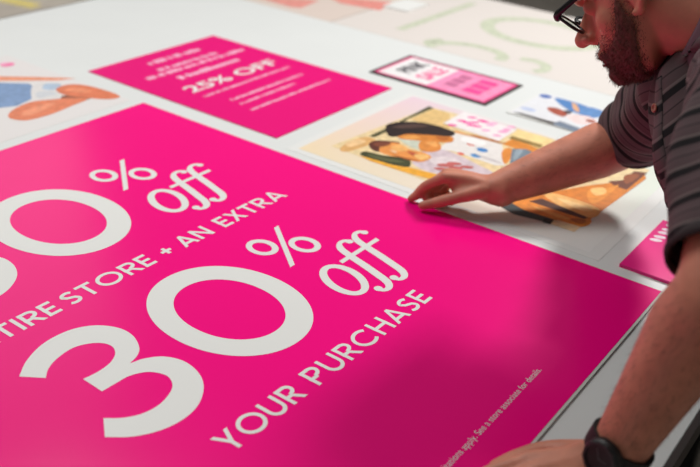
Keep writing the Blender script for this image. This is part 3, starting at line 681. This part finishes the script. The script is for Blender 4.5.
CF = (Vector((-.30, .30, -.85))); CF = perp(CF, NA); CS = NA.cross(CF)
bm = bmesh.new(); pv = None
for k in range(61):
    a = math.radians(12 + (360 - 24) * k / 60); o = CF * math.cos(a) + CS * math.sin(a); fr2 = max(0, math.cos(a)) ** 2
    base = NB + NA * (.068 + .012 * fr2)
    row_ = [base + o * .0735 - NA * .012, base + o * .0750 + NA * .020, base + o * .0775 + NA * .026, base + o * .0815 + NA * .022, base + o * (.0955 + .002 * fr2) - NA * (.004 - .004 * fr2), base + o * (.112 + .012 * fr2) - NA * (.024 - .008 * fr2)]
    row_ = [bm.verts.new(p) for p in row_]
    if pv:
        for j in range(5): bm.faces.new((pv[j], row_[j], row_[j + 1], pv[j + 1]))
    pv = row_
col = obj('collar', bm, COLLAR, shirt, True); tag(col, 'plain mauve grey collar')
sd = col.modifiers.new('cloth', 'SOLIDIFY'); sd.thickness = .003
# placket with button on the chest, laid on the shirt surface
from mathutils.bvhtree import BVHTree
bv = BVHTree.FromPolygons([v.co[:] for v in me2.vertices], [p.vertices[:] for p in me2.polygons])
Fm = (Vector((-.594, .803, -.054)) * .95 + Vector((-.721, -.501, .479)) * .28).normalized()
bm = bmesh.new(); pv = None; PL = []
ch = spline(CHEST, 8); ch = [ch[0] + (ch[0] - ch[1]) * .9 * k for k in (2, 1)] + ch + [ch[-1] + (ch[-1] - ch[-2]) * k for k in (1, 2)]
for k, c_ in enumerate(ch):
    row_ = []; Lm = (ch[min(k + 1, len(ch) - 1)] - ch[max(k - 1, 0)]).cross(Fm).normalized()
    for s_ in (-.015, -.005, .005, .015):
        o_ = c_ + Lm * s_; hit = bv.ray_cast(o_ + Fm * .25, -Fm, .3)
        q = (hit[0] if hit[0] else o_ + Fm * .06) + Fm * .002; row_.append(bm.verts.new(q))
    PL.append(row_[1].co.lerp(row_[2].co, .5))
    if pv:
        for j in range(3): bm.faces.new((pv[j], row_[j], row_[j + 1], pv[j + 1]))
    pv = row_
pk = obj('placket', bm, ms, shirt, True)
pv_ = np.array([v.co[:] for v in pk.data.vertices]); at = pk.data.attributes.new('stripe', 'FLOAT', 'POINT'); at.data.foreach_set('value', (sgm(pv_, HIP, MID)[0] + .004).astype(np.float32))
sd = pk.modifiers.new('cloth', 'SOLIDIFY'); sd.thickness = .003; sd.offset = 1
for k in (5,):
    bm = bmesh.new(); c = PL[k] + Fm * .004; band(bm, c + Fm * .001, Fm, .0055, .002, 20); tube(bm, [c - Fm * .001, c + Fm * .0005], [.0050, .0050], 20, 1, caps=False)
    tag(obj('button', bm, mat('amber_button', (150, 92, 70), .35), shirt, True), 'small amber button')
# trousers, belt, shoes
TRO = mat('black_trousers', (24, 24, 28), .8, noise=.1, nscale=60)
FT = [V(-.07, -1.74, -.9), V(.13, -1.80, -.9)]
bm = bmesh.new()
hipc = HIP - AX * .02
tube(bm, [hipc + Vector((-.10, 0, -.02)), hipc + Vector((.10, 0, -.02))], [.135, .135], 28, 6)
tube(bm, [HIP + AX * .08, HIP, HIP - Vector((0, .02, .1))], [.150, .165, .13], 28, 6)
for s_, ft in zip((-1, 1), FT):
    hj = HIP + Vector((s_ * .095, -.01, -.06)); kn = hj.lerp(ft, .5) + Vector((s_ * .01, .03, 0))
    tube(bm, [hj, kn, ft + Vector((0, -.02, .10)), ft + Vector((0, -.02, .03))], [.098, .068, .056, .060], 24, 8)
tme = remesh(bm, .009, 5, .5); tag(link_mesh('trousers', tme, [TRO], person, True), 'black trousers')
SHOE = mat('black_shoe_leather', (22, 20, 20), .4); SOLE = mat('shoe_sole', (60, 58, 56), .7)
for ft in FT:
    bm = bmesh.new(); tube(bm, [ft + Vector((0, -.075, .045)), ft + Vector((0, .02, .05)), ft + Vector((0, .12, .038)), ft + Vector((0, .17, .032))], [.038, .043, .042, .028], 20, 6, flat=(Vector((0, 0, 1)), .75))
    sh = obj('shoe', bm, SHOE, person, True)
    bm = bmesh.new(); loft(bm, [[ft + Vector((x * .9, y + .04, z)) for x, y in ell(0, 0, .046, .15, 32, 2.6)] for z in (0.0, .012)]); obj('sole', bm, SOLE, sh)
# ------------------------------------------------------------------ eyeglasses
FRM = mat('black_acetate', (16, 14, 16), .22)
mgl = bpy.data.materials.new('clear_lens'); mgl.use_nodes = True; bb = mgl.node_tree.nodes['Principled BSDF']; bb.inputs['Transmission Weight'].default_value = 1; bb.inputs['Roughness'].default_value = .0; bb.inputs['IOR'].default_value = 1.02
g = empty('eyeglasses', hp(.10, 0, 0), 'black framed eyeglasses worn by the bearded man', 'eyeglasses')
GT = math.radians(29)
def gp(f, u, l): return hp(.1115 + f * math.cos(GT) + u * math.sin(GT), -.009 + u * math.cos(GT) - f * math.sin(GT), l)
def rim(s_):
    o = ell(s_ * .0395, -.004, .0245, .0195, 40, 2.7); return [(u, l) for l, u in o]
bm = bmesh.new()
for s_ in (-1, 1):
    pts = rim(s_); pr_ = []
    for k, (u, l) in enumerate(pts):
        cu, cl = -.004, s_ * .0395; du, dl = u - cu, l - cl; nn = math.hypot(du, dl); du, dl = du / nn, dl / nn
        wrap = -.10 * max(0, abs(l) - .02); th = .0052 if u > 0 else .0046
        pr_.append([bm.verts.new(gp(wrap + a, u + du * c, l + dl * c)) for a, c in ((-.002, 0), (.002, 0), (.002, th), (-.002, th))])
    for k in range(len(pr_)):
        a, b_ = pr_[k], pr_[(k + 1) % len(pr_)]
        for j in range(4): bm.faces.new((a[j], a[(j + 1) % 4], b_[(j + 1) % 4], b_[j]))
tube(bm, [gp(.000, .004, -.0155), gp(.003, .009, 0), gp(.000, .004, .0155)], [.0022, .0024, .0022], 10)
obj('frame', bm, FRM, g, True)
for s_ in (-1, 1):
    pts = rim(s_); bm = bmesh.new()
    loft(bm, [[gp(-.10 * max(0, abs(l) - .02) + a, u, l) for u, l in pts] for a in (-.0006, .0006)]); obj('lens', bm, mgl, g, True)
    bm = bmesh.new()
    tube(bm, [gp(-.002, .011, s_ * .0645), gp(-.010, .012, s_ * .0705), hp(.065, .014, s_ * .0775), hp(.004, .028, s_ * .0825), hp(-.010, .026, s_ * .083), hp(-.020, .010, s_ * .082)], [.0058, .0054, .0044, .0034, .0030, .0030], 10, 6, flat=(HL, .55)); obj('temple', bm, FRM, g, True)
# ------------------------------------------------------------------ wristwatch
da = (WL - EL).normalized(); wc = WL - da * .021; wn = perp(nl * .8 + Vector((-.60, .0, .25)), da); wsd = da.cross(wn)
BLK = mat('black_watch_resin', (20, 20, 22), .45); STR = mat('black_strap', (26, 25, 26), .6)
t = empty('wristwatch', wc, 'chunky black wristwatch on the man\'s near wrist', 'watch')
def prism(bm, c, ax, r0, r1, h0, h1, seg=40):
    u = ax.orthogonal().normalized(); v = ax.cross(u)
    loft(bm, [[c + ax * h + (u * math.cos(2 * math.pi * k / seg) + v * math.sin(2 * math.pi * k / seg)) * r for k in range(seg)] for h, r in ((h0, r0), (h0 + (h1 - h0) * .7, r0), (h1, r1))])
wrad = .0335
bm = bmesh.new(); prism(bm, wc, wn, .0225, .0205, wrad - .002, wrad + .010); obj('case', bm, BLK, t, False)
bm = bmesh.new(); u_ = wn.orthogonal().normalized(); v_ = wn.cross(u_); pr_ = []
for k in range(60):
    a = 2 * math.pi * k / 60; rr = .0205 + (.0008 if k % 5 == 0 else 0); o = u_ * math.cos(a) + v_ * math.sin(a)
    pr_.append([bm.verts.new(wc + wn * (wrad + h) + o * r) for h, r in ((.009, rr), (.0125, rr - .001), (.0125, .0165), (.010, .016))])
for k in range(60):
    a, b_ = pr_[k], pr_[(k + 1) % 60]
    for j in range(3): bm.faces.new((a[j], b_[j], b_[j + 1], a[j + 1]))
obj('bezel', bm, mat('black_bezel', (34, 34, 36), .35), t, False)
bm = bmesh.new(); prism(bm, wc, wn, .0165, .0160, wrad + .008, wrad + .0104); obj('dial', bm, mat('black_dial', (12, 12, 14), .4), t)
bm = bmesh.new(); prism(bm, wc + da * .0 + wsd * .0, wn, .001, .001, wrad + .0104, wrad + .0108, 8)
for ang, ln in ((40, .010), (160, .0135)):
    d_ = u_ * math.cos(math.radians(ang)) + v_ * math.sin(math.radians(ang)); s2 = wn.cross(d_) * .0005; c_ = wc + wn * (wrad + .0107)
    bm.faces.new([bm.verts.new(q) for q in (c_ - s2, c_ + s2, c_ + d_ * ln + s2, c_ + d_ * ln - s2)])
obj('hands', bm, mat('grey_watch_hands', (90, 90, 92), .4), t)
for s_ in (-1, 1):
    bm = bmesh.new(); prism(bm, wc + wsd * s_ * .0 + da * s_ * .0, (da * .75 + wsd * s_ * .66).normalized(), .0022, .0022, .0215, .0265, 12)
    for v in bm.verts: v.co += wn * (wrad + .004)
    obj('crown', bm, mat('grey_pusher', (86, 86, 88), .35, metal=.6), t, True)
bm = bmesh.new(); pr_ = []
for k in range(48):
    a = 2 * math.pi * k / 48; o = wn * math.cos(a) + wsd * math.sin(a) * 1.10; hw = .0105 + .003 * max(0, math.cos(a))
    pr_.append([bm.verts.new(wc + o * r + da * h) for r, h in ((wrad - .002, -hw), (wrad + .0015, -hw), (wrad + .0015, hw), (wrad - .002, hw))])
for k in range(48):
    a, b_ = pr_[k], pr_[(k + 1) % 48]
    for j in range(4): bm.faces.new((a[j], a[(j + 1) % 4], b_[(j + 1) % 4], b_[j]))
obj('strap', bm, STR, t, False)
